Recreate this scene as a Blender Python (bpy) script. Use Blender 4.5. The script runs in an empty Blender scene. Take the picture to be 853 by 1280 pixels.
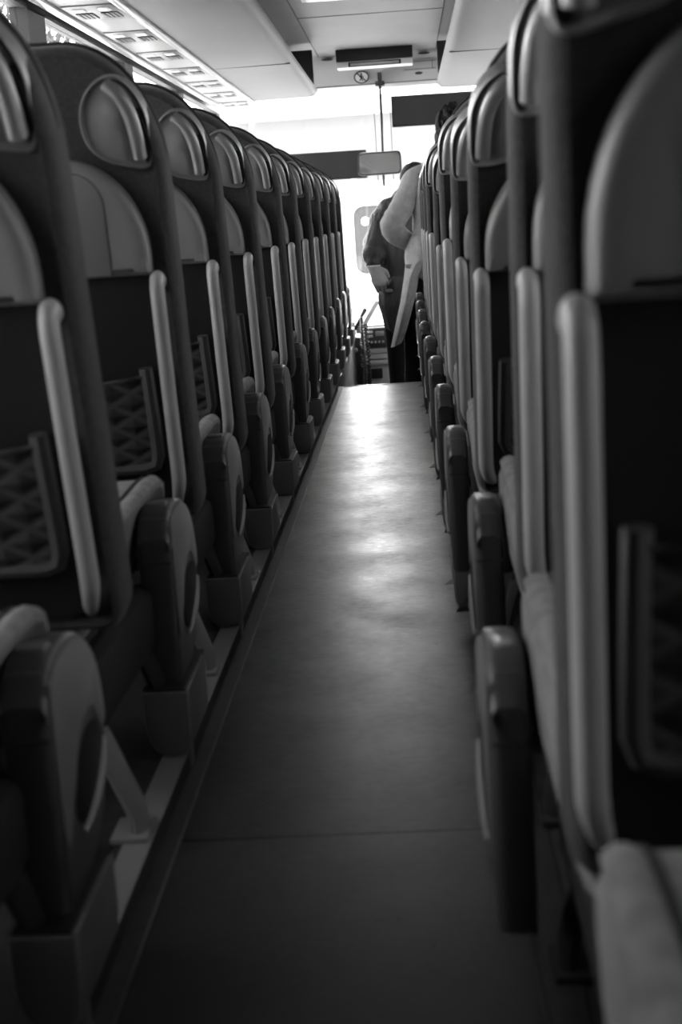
import bpy, bmesh, math, random
from mathutils import Vector, Matrix
random.seed(7)
sc = bpy.context.scene
COL = sc.collection
PI = math.pi

# ------------------------------------------------------------------ materials
def mat(name, col, rough=.5, spec=.5, bump=0, bscale=200, var=0, vscale=6, metal=0, coat=0, sheen=0):
    m = bpy.data.materials.new(name); m.use_nodes = True
    nt = m.node_tree; b = nt.nodes['Principled BSDF']
    b.inputs['Base Color'].default_value = (col, col, col, 1)
    b.inputs['Roughness'].default_value = rough
    b.inputs['Metallic'].default_value = metal
    b.inputs['Specular IOR Level'].default_value = spec
    b.inputs['Coat Weight'].default_value = coat
    if sheen:
        b.inputs['Sheen Weight'].default_value = sheen
        b.inputs['Sheen Roughness'].default_value = .5
    tc = nt.nodes.new('ShaderNodeTexCoord')
    if var:
        n = nt.nodes.new('ShaderNodeTexNoise'); n.inputs['Scale'].default_value = vscale; n.inputs['Detail'].default_value = 6
        r = nt.nodes.new('ShaderNodeValToRGB')
        r.color_ramp.elements[0].position = .3; r.color_ramp.elements[1].position = .7
        lo, hi = col*(1-var), min(1, col*(1+var))
        r.color_ramp.elements[0].color = (lo, lo, lo, 1); r.color_ramp.elements[1].color = (hi, hi, hi, 1)
        nt.links.new(tc.outputs['Object'], n.inputs['Vector']); nt.links.new(n.outputs['Fac'], r.inputs['Fac'])
        nt.links.new(r.outputs['Color'], b.inputs['Base Color'])
    if bump:
        n = nt.nodes.new('ShaderNodeTexNoise'); n.inputs['Scale'].default_value = bscale; n.inputs['Detail'].default_value = 3
        bp = nt.nodes.new('ShaderNodeBump'); bp.inputs['Strength'].default_value = bump; bp.inputs['Distance'].default_value = .002
        nt.links.new(tc.outputs['Object'], n.inputs['Vector']); nt.links.new(n.outputs['Fac'], bp.inputs['Height'])
        nt.links.new(bp.outputs['Normal'], b.inputs['Normal'])
    return m

M = {}
M['fabric'] = mat('seat_fabric', .034, .9, .2, bump=.5, bscale=450, var=.25, vscale=120, sheen=.15)
M['piping'] = mat('dark_piping', .016, .7, .3)
M['rear'] = mat('rear_shell_fabric', .02, .95, .15, bump=.4, bscale=400)
M['cushion'] = mat('cushion_fabric', .2, .9, .2, bump=.4, bscale=400, var=.2, vscale=40)
M['panel'] = mat('seat_back_plastic', .175, .42, .5, bump=.05, bscale=900)
M['handle'] = mat('handle_plastic', .30, .36, .5)
M['grip'] = mat('grip_plastic', .15, .30, .6)
M['griprim'] = mat('grip_rim_plastic', .15, .40, .6)
M['arm'] = mat('armrest_plastic', .075, .38, .5)
M['armplate'] = mat('armrest_plate_plastic', .19, .36, .5)
M['recess'] = mat('recess_shade_black', .012, .5, .4)  # flat black standing in for the shade inside recesses
M['lip'] = mat('bright_lip_plastic', .32, .25, .6)
M['netframe'] = mat('net_frame_plastic', .05, .4, .5)
M['bin'] = mat('side_bin_plastic', .16, .4, .5)
M['legm'] = mat('leg_paint', .19, .4, .5)
M['black'] = mat('black_paint', .012, .45, .5)
M['pan'] = mat('seat_pan_dark', .02, .7, .3)
M['alu'] = mat('brushed_aluminium', .62, .32, .5, metal=.7)
M['podium'] = mat('podium_lino', .03, .6, .4, var=.3, vscale=30)
M['rack'] = mat('rack_laminate', .185, .5, .25, var=.03, vscale=3)
M['rackside'] = mat('rack_side_laminate', .22, .5, .4)
M['ceil'] = mat('ceiling_laminate', .21, .5, .3, var=.05, vscale=4)
M['seam'] = mat('seam_dark', .05, .6, .3)
M['psu'] = mat('service_strip_white', .27, .4, .5)
M['psupanel'] = mat('service_panel_grey', .12, .35, .5)
M['lightbar'] = mat('light_strip_gloss', .42, .22, .7)
M['wall'] = mat('wall_laminate', .14, .6, .4)
M['frame'] = mat('window_frame_dark', .035, .5, .4)
M['header'] = mat('header_laminate', .42, .45, .4)
M['white'] = mat('white_plastic', .8, .4, .5)
M['blind'] = mat('blind_fabric', .035, .8, .2, bump=.3, bscale=60)
M['mirror'] = mat('mirror_glass', .42, .06, .5, metal=1)
M['coat'] = mat('wool_coat', .42, .95, .15, bump=.5, bscale=150, var=.15, vscale=25, sheen=.2)
M['jacket'] = mat('padded_jacket', .048, .55, .4, bump=1.0, bscale=22)
def folds(m, sx, sz, strength, dist):
    nt = m.node_tree; bp = [n for n in nt.nodes if n.type == 'BUMP'][0]; ns = bp.inputs['Height'].links[0].from_node
    mp = nt.nodes.new('ShaderNodeMapping'); mp.inputs['Scale'].default_value = (sx, sx, sz); ns.inputs['Scale'].default_value = 1
    tc = [n for n in nt.nodes if n.type == 'TEX_COORD'][0]
    nt.links.new(tc.outputs['Object'], mp.inputs['Vector']); nt.links.new(mp.outputs['Vector'], ns.inputs['Vector'])
    bp.inputs['Strength'].default_value = strength; bp.inputs['Distance'].default_value = dist
folds(M['jacket'], 26, 7, 1.0, .03)
M['trouser'] = mat('dark_trousers', .014, .85, .2, bump=.5, bscale=40)
M['skin'] = mat('skin', .36, .5, .4, var=.08, vscale=30)
M['hair'] = mat('dark_hair', .01, .85, .4, bump=1, bscale=90)
M['boot'] = mat('boot_leather', .015, .4, .5)
M['console'] = mat('console_grey', .6, .4, .5)
M['consoledark'] = mat('console_dark', .05, .45, .5)
M['display'] = mat('radio_display', .4, .2, .5)
M['ground'] = mat('asphalt_pale', .62, .9, .2, var=.15, vscale=.6)
M['van'] = mat('white_coach_paint', .85, .3, .5)
M['vanglass'] = mat('van_window_glass', .085, .4, .2)
M['facade'] = mat('pale_facade', .26, .9, .2, var=.05, vscale=.3)
M['facadewin'] = mat('facade_windows', .2, .3, .5)
M['bark'] = mat('bark', .09, .9, .2, bump=1, bscale=20)
M['hedge'] = mat('hedge_twigs', .16, .9, .2)

def floor_mat():
    m = bpy.data.materials.new('worn_lino'); m.use_nodes = True
    nt = m.node_tree; b = nt.nodes['Principled BSDF']; b.inputs['Specular IOR Level'].default_value = .42
    tc = nt.nodes.new('ShaderNodeTexCoord')
    n1 = nt.nodes.new('ShaderNodeTexNoise'); n1.inputs['Scale'].default_value = 5; n1.inputs['Detail'].default_value = 8; n1.inputs['Roughness'].default_value = .7
    n2 = nt.nodes.new('ShaderNodeTexNoise'); n2.inputs['Scale'].default_value = 220; n2.inputs['Detail'].default_value = 2
    for n in (n1, n2): nt.links.new(tc.outputs['Object'], n.inputs['Vector'])
    # streaky fibres along and across the sheet, plus scattered dark specks
    n3 = nt.nodes.new('ShaderNodeTexNoise'); n3.inputs['Scale'].default_value = 1; n3.inputs['Detail'].default_value = 5; n3.inputs['Roughness'].default_value = .65
    mp = nt.nodes.new('ShaderNodeMapping'); mp.inputs['Scale'].default_value = (38, 90, 1)
    nt.links.new(tc.outputs['Object'], mp.inputs['Vector']); nt.links.new(mp.outputs['Vector'], n3.inputs['Vector'])
    vo = nt.nodes.new('ShaderNodeTexVoronoi'); vo.inputs['Scale'].default_value = 3.2; nt.links.new(tc.outputs['Object'], vo.inputs['Vector'])
    sp = nt.nodes.new('ShaderNodeMapRange'); sp.inputs['From Min'].default_value = .015; sp.inputs['From Max'].default_value = .022
    nt.links.new(vo.outputs['Distance'], sp.inputs['Value'])
    def mth(op, a_, b_):
        m_ = nt.nodes.new('ShaderNodeMath'); m_.operation = op
        for i, v in enumerate((a_, b_)):
            if isinstance(v, (int, float)): m_.inputs[i].default_value = v
            else: nt.links.new(v, m_.inputs[i])
        return m_.outputs[0]
    mixn = mth('ADD', mth('MULTIPLY', n1.outputs['Fac'], .55), mth('MULTIPLY', n3.outputs['Fac'], .45))
    r1 = nt.nodes.new('ShaderNodeValToRGB')
    r1.color_ramp.elements[0].position = .36; r1.color_ramp.elements[1].position = .64
    r1.color_ramp.elements[0].color = (.011,)*3+(1,); r1.color_ramp.elements[1].color = (.03,)*3+(1,)
    nt.links.new(mixn, r1.inputs['Fac'])
    mx = nt.nodes.new('ShaderNodeMix'); mx.data_type = 'RGBA'; mx.blend_type = 'MULTIPLY'; mx.inputs['Factor'].default_value = 1
    nt.links.new(r1.outputs['Color'], mx.inputs['A']); nt.links.new(sp.outputs['Result'], mx.inputs['B'])
    nt.links.new(mx.outputs['Result'], b.inputs['Base Color'])
    r3 = nt.nodes.new('ShaderNodeMapRange'); r3.inputs['From Min'].default_value = .33; r3.inputs['From Max'].default_value = .67
    r3.inputs['To Min'].default_value = .25; r3.inputs['To Max'].default_value = .47
    nt.links.new(mixn, r3.inputs['Value']); nt.links.new(r3.outputs['Result'], b.inputs['Roughness'])
    sl = nt.nodes.new('ShaderNodeMapRange'); sl.inputs['From Min'].default_value = .3; sl.inputs['From Max'].default_value = .7
    sl.inputs['To Min'].default_value = .50; sl.inputs['To Max'].default_value = .22
    nt.links.new(mixn, sl.inputs['Value']); nt.links.new(mth('MULTIPLY', sl.outputs['Result'], sp.outputs['Result']), b.inputs['Specular IOR Level'])
    bp = nt.nodes.new('ShaderNodeBump'); bp.inputs['Strength'].default_value = .06; bp.inputs['Distance'].default_value = .001
    nt.links.new(n2.outputs['Fac'], bp.inputs['Height']); nt.links.new(bp.outputs['Normal'], b.inputs['Normal'])
    return m
M['joint'] = mat('floor_joint_metal', .1, .45, .5)
M['floor'] = floor_mat()

def net_mat():
    m = bpy.data.materials.new('quilted_net'); m.use_nodes = True
    nt = m.node_tree; b = nt.nodes['Principled BSDF']; b.inputs['Roughness'].default_value = .8
    tc = nt.nodes.new('ShaderNodeTexCoord')
    outs = []
    for a in (PI/4+.25, -PI/4-.25):
        mp = nt.nodes.new('ShaderNodeMapping'); mp.inputs['Rotation'].default_value = (0, a, 0)
        w = nt.nodes.new('ShaderNodeTexWave'); w.bands_direction = 'X'; w.inputs['Scale'].default_value = 8.5
        nt.links.new(tc.outputs['Object'], mp.inputs['Vector']); nt.links.new(mp.outputs['Vector'], w.inputs['Vector'])
        outs.append(w.outputs['Fac'])
    mn = nt.nodes.new('ShaderNodeMath'); mn.operation = 'MINIMUM'
    nt.links.new(outs[0], mn.inputs[0]); nt.links.new(outs[1], mn.inputs[1])
    r = nt.nodes.new('ShaderNodeValToRGB')
    r.color_ramp.elements[0].position = .0; r.color_ramp.elements[1].position = .3
    r.color_ramp.elements[0].color = (.045,)*3+(1,); r.color_ramp.elements[1].color = (.012,)*3+(1,)
    nt.links.new(mn.outputs[0], r.inputs['Fac']); nt.links.new(r.outputs['Color'], b.inputs['Base Color'])
    bp = nt.nodes.new('ShaderNodeBump'); bp.inputs['Strength'].default_value = .8; bp.inputs['Distance'].default_value = .006
    nt.links.new(mn.outputs[0], bp.inputs['Height']); nt.links.new(bp.outputs['Normal'], b.inputs['Normal'])
    return m
M['net'] = net_mat()

def glass_mat(name, tint, refl):
    m = bpy.data.materials.new(name); m.use_nodes = True
    nt = m.node_tree; nt.nodes.remove(nt.nodes['Principled BSDF'])
    out = nt.nodes['Material Output']
    t = nt.nodes.new('ShaderNodeBsdfTransparent'); t.inputs['Color'].default_value = (tint, tint, tint, 1)
    g = nt.nodes.new('ShaderNodeBsdfGlossy'); g.inputs['Roughness'].default_value = .02
    mx = nt.nodes.new('ShaderNodeMixShader'); mx.inputs['Fac'].default_value = refl
    nt.links.new(t.outputs[0], mx.inputs[1]); nt.links.new(g.outputs[0], mx.inputs[2]); nt.links.new(mx.outputs[0], out.inputs['Surface'])
    return m
M['glass'] = glass_mat('clear_window_glass', .9, .05)
M['sideglass'] = glass_mat('tinted_side_glass', .84, .06)
M['sideglassr'] = glass_mat('darker_side_glass', .6, .06)  # right panes tinted deeper to weaken the light from that side

def emit_mat(name, v):
    m = mat(name, .8, .5); b = m.node_tree.nodes['Principled BSDF']
    b.inputs['Emission Color'].default_value = (1, 1, 1, 1); b.inputs['Emission Strength'].default_value = v
    return m
M['lamp'] = emit_mat('lamp_diffuser', .6)

# ------------------------------------------------------------------ mesh helpers
class MB:
    def __init__(s): s.bm = bmesh.new()
    def loft(s, rings, c0=True, c1=True, closed=True):
        vs = [[s.bm.verts.new(p) for p in r] for r in rings]
        n = len(vs[0])
        for a, b in zip(vs, vs[1:]):
            for i in range(n if closed else n-1):
                j = (i+1) % n
                s.bm.faces.new((a[i], a[j], b[j], b[i]))
        if c0: s.bm.faces.new(list(reversed(vs[0])))
        if c1: s.bm.faces.new(vs[-1])
        return s
    def tube(s, path, r, n=10, up=None, cap=True, ratio=1.0, dome=False):
        P = [Vector(p) for p in path]
        R = list(r) if isinstance(r, (list, tuple)) else [r]*len(P)
        if dome:
            d0 = (P[0]-P[1]).normalized(); d1 = (P[-1]-P[-2]).normalized()
            pre = [(P[0]+d0*R[0]*math.sin(a), R[0]*max(.05, math.cos(a))) for a in (PI/2, PI/3, PI/6)]
            post = [(P[-1]+d1*R[-1]*math.sin(a), R[-1]*max(.05, math.cos(a))) for a in (PI/6, PI/3, PI/2)]
            P = [p for p, _ in pre]+P+[p for p, _ in post]; R = [q for _, q in pre]+R+[q for _, q in post]
        rings = []; u = None
        for i, p in enumerate(P):
            t = (P[min(i+1, len(P)-1)]-P[max(i-1, 0)]).normalized()
            if u is None:
                ref = Vector(up) if up else (Vector((0, 0, 1)) if abs(t.z) < .9 else Vector((1, 0, 0)))
                u = (ref-t*ref.dot(t)).normalized()
            else:
                u = (u-t*u.dot(t)).normalized()
            v = t.cross(u)
            rings.append([p+u*math.cos(2*PI*k/n)*R[i]*ratio+v*math.sin(2*PI*k/n)*R[i] for k in range(n)])
        return s.loft(rings, cap, cap)
    def box(s, x0, x1, y0, y1, z0, z1, bev=0, seg=2):
        vs = [s.bm.verts.new((x, y, z)) for x in (x0, x1) for y in (y0, y1) for z in (z0, z1)]
        fs = [(0, 1, 3, 2), (4, 6, 7, 5), (0, 4, 5, 1), (2, 3, 7, 6), (0, 2, 6, 4), (1, 5, 7, 3)]
        F = [s.bm.faces.new([vs[i] for i in f]) for f in fs]
        if bev:
            es = list({e for f in F for e in f.edges})
            bmesh.ops.bevel(s.bm, geom=es, offset=bev, segments=seg, profile=.5, affect='EDGES')
        return s
    def ball(s, c, rx, ry=None, rz=None, n=16):
        ry = ry or rx; rz = rz or rx
        mtx = Matrix.Translation(c) @ Matrix.Diagonal((rx, ry, rz, 1))
        bmesh.ops.create_uvsphere(s.bm, u_segments=n, v_segments=max(6, n*3//4), radius=1, matrix=mtx)
        return s
    def plate(s, pts, levels, f):
        """pts: closed outline of 2-D points; levels: (t, inset); f(a, b, t) -> 3-D point"""
        s.loft([[f(p[0], p[1], t) for p in inset(pts, d)] for t, d in levels])
        return s
    def mesh(s, name, m, ang=38):
        bmesh.ops.recalc_face_normals(s.bm, faces=s.bm.faces)
        me = bpy.data.meshes.new(name); s.bm.to_mesh(me); s.bm.free()
        for p in me.polygons: p.use_smooth = True
        me.set_sharp_from_angle(angle=math.radians(ang))
        me.materials.append(M[m] if isinstance(m, str) else m)
        return me
    def build(s, name, m, parent=None, loc=(0, 0, 0), ang=38):
        o = bpy.data.objects.new(name, s.mesh(name, m, ang)); COL.objects.link(o)
        o.location = loc
        if parent: o.parent = parent
        return o

def inset(pts, d):
    if abs(d) < 1e-9: return pts
    n = len(pts)
    A = sum(pts[i][0]*pts[(i+1) % n][1]-pts[(i+1) % n][0]*pts[i][1] for i in range(n))
    sg = 1 if A > 0 else -1
    out = []
    for i in range(n):
        a, b, c = pts[i-1], pts[i], pts[(i+1) % n]
        e1 = Vector((b[0]-a[0], b[1]-a[1])); e2 = Vector((c[0]-b[0], c[1]-b[1]))
        e1 = e1.normalized() if e1.length else e1; e2 = e2.normalized() if e2.length else e2
        n1 = Vector((-e1.y, e1.x))*sg; n2 = Vector((-e2.y, e2.x))*sg
        q = n1+n2; q = q.normalized() if q.length > 1e-6 else n1
        k = 1/max(.5, q.dot(n1))
        out.append((b[0]+q.x*d*k, b[1]+q.y*d*k))
    return out

def crom(pts, n=5, closed=True):
    out = []; N = len(pts)
    rng = range(N) if closed else range(N-1)
    for i in rng:
        g = (lambda k: Vector(pts[k % N])) if closed else (lambda k: Vector(pts[max(0, min(N-1, k))]))
        p0, p1, p2, p3 = g(i-1), g(i), g(i+1), g(i+2)
        for j in range(n):
            t = j/n
            out.append(tuple(.5*((2*p1)+(p2-p0)*t+(2*p0-5*p1+4*p2-p3)*t*t+(3*p1-p0-3*p2+p3)*t**3)))
    if not closed: out.append(tuple(pts[-1]))
    return out

def arch(c, a, s0, top, ax, asz, rb=.012, n=12):
    """outline: flat bottom at s0, straight sides, elliptical shoulders up to top"""
    P = []
    for k in range(n+1):
        f = PI/2*k/n
        P.append((c+a-ax+ax*math.cos(f), top-asz+asz*math.sin(f)))
    for k in range(n+1):
        f = PI/2*(1-k/n)
        P.append((c-a+ax-ax*math.cos(f), top-asz+asz*math.sin(f)))
    for k in range(4):
        f = PI+PI/2*k/3
        P.append((c-a+rb+rb*math.cos(f), s0+rb+rb*math.sin(f)))
    for k in range(4):
        f = 1.5*PI+PI/2*k/3
        P.append((c+a-rb+rb*math.cos(f), s0+rb+rb*math.sin(f)))
    return P

def empty(name, loc, label=None, cat=None, group=None):
    o = bpy.data.objects.new(name, None); COL.objects.link(o); o.location = loc; o.empty_display_size = .1
    if label: tag(o, label, cat, group)
    return o
def tag(o, label, cat, group=None):
    o['label'] = label; o['category'] = cat
    if group: o['group'] = group
    return o
def struct(o):
    o['kind'] = 'structure'; return o
def copy_tree(o, parent=None):
    c = o.copy(); COL.objects.link(c); c.parent = parent
    for ch in list(o.children): copy_tree(ch, c)
    return c

# ------------------------------------------------------------------ camera
F_PX, VX, VY, S, ZC = 1778.0, 507.0, 270.0, .054, .90
Yc = Vector((VX-426.5, VY-640, F_PX)).normalized()
e = Vector((S, 1, 0)); Dc = (e-Yc*e.dot(Yc)).normalized(); Rc = Dc.cross(Yc)
cx = Vector((Rc[0], Yc[0], -Dc[0])); cu = -Vector((Rc[1], Yc[1], -Dc[1])); cb = -Vector((Rc[2], Yc[2], -Dc[2]))
cam = bpy.data.cameras.new('camera'); co = bpy.data.objects.new('camera', cam); COL.objects.link(co)
mw = Matrix((cx, cu, cb)).transposed().to_4x4(); mw.translation = (0, 0, ZC); co.matrix_world = mw
cam.sensor_fit = 'VERTICAL'; cam.sensor_height = 36; cam.sensor_width = 24; cam.lens = F_PX/1280*36
cam.clip_start = .05
cam.dof.use_dof = True; cam.dof.focus_distance = 5.2; cam.dof.aperture_fstop = 5.0
sc.camera = co

# ------------------------------------------------------------------ coach seats
def make_seat(sg, arm_dy, arm_u):
    """sg=+1 left of the aisle (inward = -x), -1 right.  Local: handle at x=0, hinge at y=0, floor z=0"""
    root = empty('coach_seat', (0, 0, 0))
    X = lambda u: -sg*u
    def back(u0, with_handle):
        f = lambda u, s_, t: Vector((X(u), t, s_))
        o = arch(.2, .231 if sg > 0 else .215, -.05, .824, .168 if sg > 0 else .152, .225, .03)
        b = MB().plate(o, [(.016, .022), (.012, .014), (.016, .007), (.030, .001), (.05, 0), (.09, 0), (.11, .006), (.124, .02), (.13, .045), (.122, .075)], f)
        br = b.build('backrest', 'fabric', root, (X(u0), 0, .405)); br.rotation_euler = (math.radians(11.5), 0, 0)
        br['aisle'] = 1 if with_handle else 0
        q = [Vector((X(p[0]), .066, p[1])) for p in inset(o, -.0005)[1:25]]
        MB().tube(q, [.0055*min(1, .1+i/7, .1+(len(q)-1-i)/7) for i in range(len(q))], 6).build('piping', 'piping', br)
        # dark pocket recess under the hard panel
        ol = arch(.2, .186, -.02, .45, .03, .03, .03)
        MB().plate(ol, [(.02, 0), (.009, 0), (.008, .008)], f).build('rear_lining', 'rear', br)
        op = arch(.2, .192, .426, .635, .14, .17, .006)
        MB().plate(op, [(.02, 0), (.004, 0), (-.006, .003), (-.012, .010), (-.014, .018), (-.0135, .03)], f).build('back_panel', 'panel', br)
        ot = arch(.2, .121, .432, .612, .055, .06, .004)
        MB().plate(ot, [(-.010, -.0022), (-.0142, -.0022), (-.0142, 0)], f).build('table_groove', 'seam', br)
        MB().plate(ot, [(-.010, .0), (-.015, 0.0), (-.0165, .003)], f).build('table_flap', 'panel', br)
        # corner grip
        g0 = [(-.008, .613), (-.0135, .66), (-.009, .708), (.009, .748), (.038, .772), (.07, .764), (.095, .736), (.104, .70), (.097, .66), (.072, .632), (.036, .619)]
        g = crom(g0, 4)
        k = [p for p in g]
        fg = lambda u, s_, t: Vector((X(u), t+max(0, .03-u)*.5-.004, s_))
        def sc_(p, d):  # shrink towards the middle of the lens
            c = (.04, .69); return [(c[0]+(a-c[0])*(1-d), c[1]+(b_-c[1])*(1-d)) for a, b_ in p]
        mb = MB(); mb.loft([[fg(a, b_, t) for a, b_ in sc_(g, d)] for t, d in [(.04, 0), (.004, 0), (-.003, .018), (-.004, .04), (-.001, .07)]], True, False)
        gr = mb.build('corner_grip', 'griprim', br)
        mb = MB(); mb.loft([[fg(a, b_, t) for a, b_ in sc_(g, d)] for t, d in [(.02, .06), (.0, .06), (.005, .12), (.005, .35), (.0, .6), (-.003, .85)]])
        mb.build('grip_dish', 'grip', br)
        bar = crom([(.050, .757), (.029, .738), (.015, .704), (.009, .665), (.007, .630)], 5, False)
        mb = MB(); mb.tube([fg(a, b_, -.003-.006*math.sin(PI*i/(len(bar)-1))) for i, (a, b_) in enumerate(bar)], .0145, 12, ratio=.85)
        mb.build('grip_bar', 'grip', br)
        # pocket net and its frame
        w0, w1 = .036, .364
        path = [(w0+.004, .258), (w0+.001, .16), (w0, .09), (w0+.006, .072), (w0+.024, .066), (.2, .066), (w1-.024, .066), (w1-.006, .072), (w1, .09), (w1-.001, .16), (w1-.004, .258)]
        mb = MB(); mb.tube([Vector((X(a), -.008, b_)) for a, b_ in path], .0125, 8, up=(0, 1, 0), ratio=.9)
        mb.build('net_frame', 'netframe', br)
        rows = []
        for i in range(9):
            s_ = .066+.178*i/8
            rows.append([Vector((X(w0+(w1-w0)*j/12), -.012-.014*math.sin(PI*j/12)*(.4+.6*i/8), s_-.012*math.sin(PI*j/12)*(i/8))) for j in range(13)])
        mb = MB()
        mb.loft([r+[p+Vector((0, .004, 0)) for p in reversed(r)] for r in rows])
        mb.tube([p for p in rows[-1]], .004, 6)
        mb.build('pocket_net', 'net', br)
        if with_handle:
            hp = crom([(0, .012, .412), (0, -.006, .419), (0, -.019, .404), (0, -.021, .36), (0, -.021, .2), (0, -.020, .07), (.002, -.016, .035), (.008, -.002, .008), (.014, .02, -.012)], 4, False)
            mb = MB(); mb.tube([Vector((X(a), b_, c)) for a, b_, c in hp], [.0155]*(len(hp)-10)+[.0155-.0005*i for i in range(10)], 14, up=(1, 0, 0), ratio=.86, dome=True)
            mb.build('side_handle', 'handle', br)
        return br
    back(0, True); back(.47, False)
    # cushions: cross-section lofted along y
    def cushion(u0):
        mb = MB(); rings = []
        low = [(.046, .335), (.040, .40), (.030, .445), (.004, .468)] if sg > 0 else [(-.002, .335), (-.010, .37), (-.013, .43), (-.013, .465)]
        prof = low+[(-.008, .478), (-.010, .489), (-.003, .496), (.006, .498), (.015, .495), (.026, .491), (.08, .490), (.14, .491), (.2, .492)]
        pr = prof+[(.4-a, b_) for a, b_ in reversed(prof[:-1])]
        for y, dz, sh in [(.03, -.05, .03), (.05, -.02, .01), (.10, -.004, 0), (.20, -.003, 0), (.34, .0, 0), (.44, .003, 0), (.50, .0, .002), (.54, -.012, .008), (.565, -.035, .02), (.575, -.07, .035)]:
            rings.append([Vector((X(u0+.2+(a-.2)*(1-sh*2)), y, max(.335+ (0 if y < .5 else (y-.5)*.3), b_+(dz if b_ > .4 else 0)))) for a, b_ in pr])
        mb.loft(rings)
        cu_ = mb.build('seat_cushion', 'cushion', root)
        MB().tube([Vector((X(u0+.022), y, z+.002)) for y, z in [(.1, .487), (.2, .488), (.34, .491), (.44, .494), (.50, .491), (.54, .478), (.562, .458)]], .0042, 6).build('seam_piping', 'piping', cu_)
    cushion(0); cushion(.47)
    MB().box(min(X(.05), X(.87)), max(X(.05), X(.87)), .06, .50, .25, .338, .015).build('seat_pan', 'pan', root)
    # armrest lowered beside the cushion
    u1 = arm_u; w = .058 if sg > 0 else .043
    prof = crom([(0.001, .148), (0, .155), (0, .18), (0, .30), (0, .392), (.002, .400), (.020, .428), (.026, .432), (.05, .445), (.12, .446), (.18, .432), (.228, .397), (.252, .345), (.257, .29), (.243, .235), (.205, .183), (.15, .155), (.08, .147), (.006, .145)], 3)
    fa = lambda a, b_, t: Vector((X(u1+t), arm_dy+a, b_))
    MBa = MB().plate(prof, [(0.0, .010), (.002, .005), (.006, .001), (.012, 0), (w-.012, 0), (w-.004, .004), (w, .014)], fa)
    arm = MBa.build('armrest', 'arm', root)
    pp = crom([(.012, .24), (.010, .33), (.010, .405), (.02, .424), (.05, .436), (.12, .437), (.175, .424), (.22, .392), (.243, .345), (.247, .30), (.225, .30), (.19, .335), (.14, .335), (.10, .31), (.06, .26), (.03, .225)], 3)
    MB().plate(pp, [(.006, 0), (-.002, .0), (-.0035, .004)], fa).build('aisle_plate', 'armplate', arm)
    ov = [(.145+.078*math.cos(a)*math.cos(.35)-.048*math.sin(a)*math.sin(.35), .268+.078*math.cos(a)*math.sin(.35)+.048*math.sin(a)*math.cos(.35)) for a in [2*PI*k/28 for k in range(28)]]
    MB().plate(ov, [(.006, 0), (-.002, 0), (-.0035, .004)], fa).build('lever_recess_shade', 'recess', arm)  # raised black oval, its colour giving the shade of a recess
    lp = crom([(.085, .214), (.125, .219), (.17, .234), (.205, .258), (.222, .282)], 4, False)
    MB().tube([fa(a, b_, -.004) for a, b_ in lp], [.003+.003*math.sin(PI*i/(len(lp)-1)) for i in range(len(lp))], 8).build('release_lever', 'lip', arm)
    MB().box(min(X(u1+.012), X(u1+w-.010)), max(X(u1+.012), X(u1+w-.010)), arm_dy+.055, arm_dy+.085, .440, .4515, .003).build('top_latch', 'lip' if sg < 0 else 'armplate', arm)
    MB().box(min(X(u1+.001), X(u1+w-.001)), max(X(u1+.001), X(u1+w-.001)), arm_dy-.0012, arm_dy+.01, .3585, .3605).build('seam_line', 'seam', arm)
    # pivot bracket holding the armrest
    MB().box(min(X(.01), X(.06)), max(X(.01), X(.06)), .03, arm_dy+.05, .21, .32, .02).build('arm_bracket', 'pan', root)
    # side bin under the armrest, dark plate on top stands for the shaded inside
    y0 = arm_dy-(.045 if sg > 0 else .0); ua, ub = (-.044, .036) if sg > 0 else (-.062, -.012)
    zb, zt = (.034, .150) if sg > 0 else (.06, .155)
    prof = [(ua, zt), (ub, zt)]+[(ub-.03+.03*math.cos(f), zb+.06-.06*math.sin(f)) for f in [PI/2*k/5 for k in range(6)]]+[(ua+.022-.022*math.sin(f), zb+.035-.035*math.cos(f)) for f in [PI/2*k/5 for k in range(6)]]
    mb = MB(); mb.loft([[Vector((X(p[0]), y0+t, p[1])) for p in inset(prof, d)] for t, d in [(0, .010), (.003, .004), (.012, 0), (.2, 0), (.235, .008), (.245, .02)]])
    bn = mb.build('side_bin', 'bin', root)
    MB().box(min(X(ua+.006), X(ub-.006)), max(X(ua+.006), X(ub-.006)), y0+.008, y0+.232, zt-.004, zt+.0012).build('bin_shade_plate', 'recess', bn)
    MB().tube([Vector((X(ua+.002), y0+.05, zt)), Vector((X(ua+.002), y0+.008, zt-.001)), Vector((X(ua+.002), y0+.006, zt-.012)), Vector((X(ua+.002), y0+.006, zb+.045)), Vector((X(ua+.009), y0+.006, zb+.015))], .0026, 6).build('bin_rim', 'lip', bn)
    if sg > 0: MB().box(min(X(-.034), X(.006)), max(X(-.034), X(.006)), y0+.03, y0+.07, .0, .045, .004).build('bin_foot', 'legm', bn)
    # legs on the podium
    for dy in (.03, .40):
        lx = 0 if sg > 0 else .03
        q = [Vector((X(lx-.008), dy+.06, .032)), Vector((X(lx-.006), dy+.06, .07)), Vector((X(lx+.02), dy+.02, .18)), Vector((X(lx+.05), dy, .27))]
        mb = MB(); mb.tube(q, .03, 8, up=(1, 0, 0), ratio=.45); mb.box(min(X(lx-.026), X(lx+.03)), max(X(lx-.026), X(lx+.03)), dy+.02, dy+.10, .031, .042, .003)
        mb.build('leg', 'legm' if sg > 0 and dy < .1 else 'pan', root)
    mb = MB(); mb.tube([Vector((X(.80), .28, .032)), Vector((X(.80), .28, .27))], .03, 8); mb.build('leg', 'legm', root)
    return root

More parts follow.
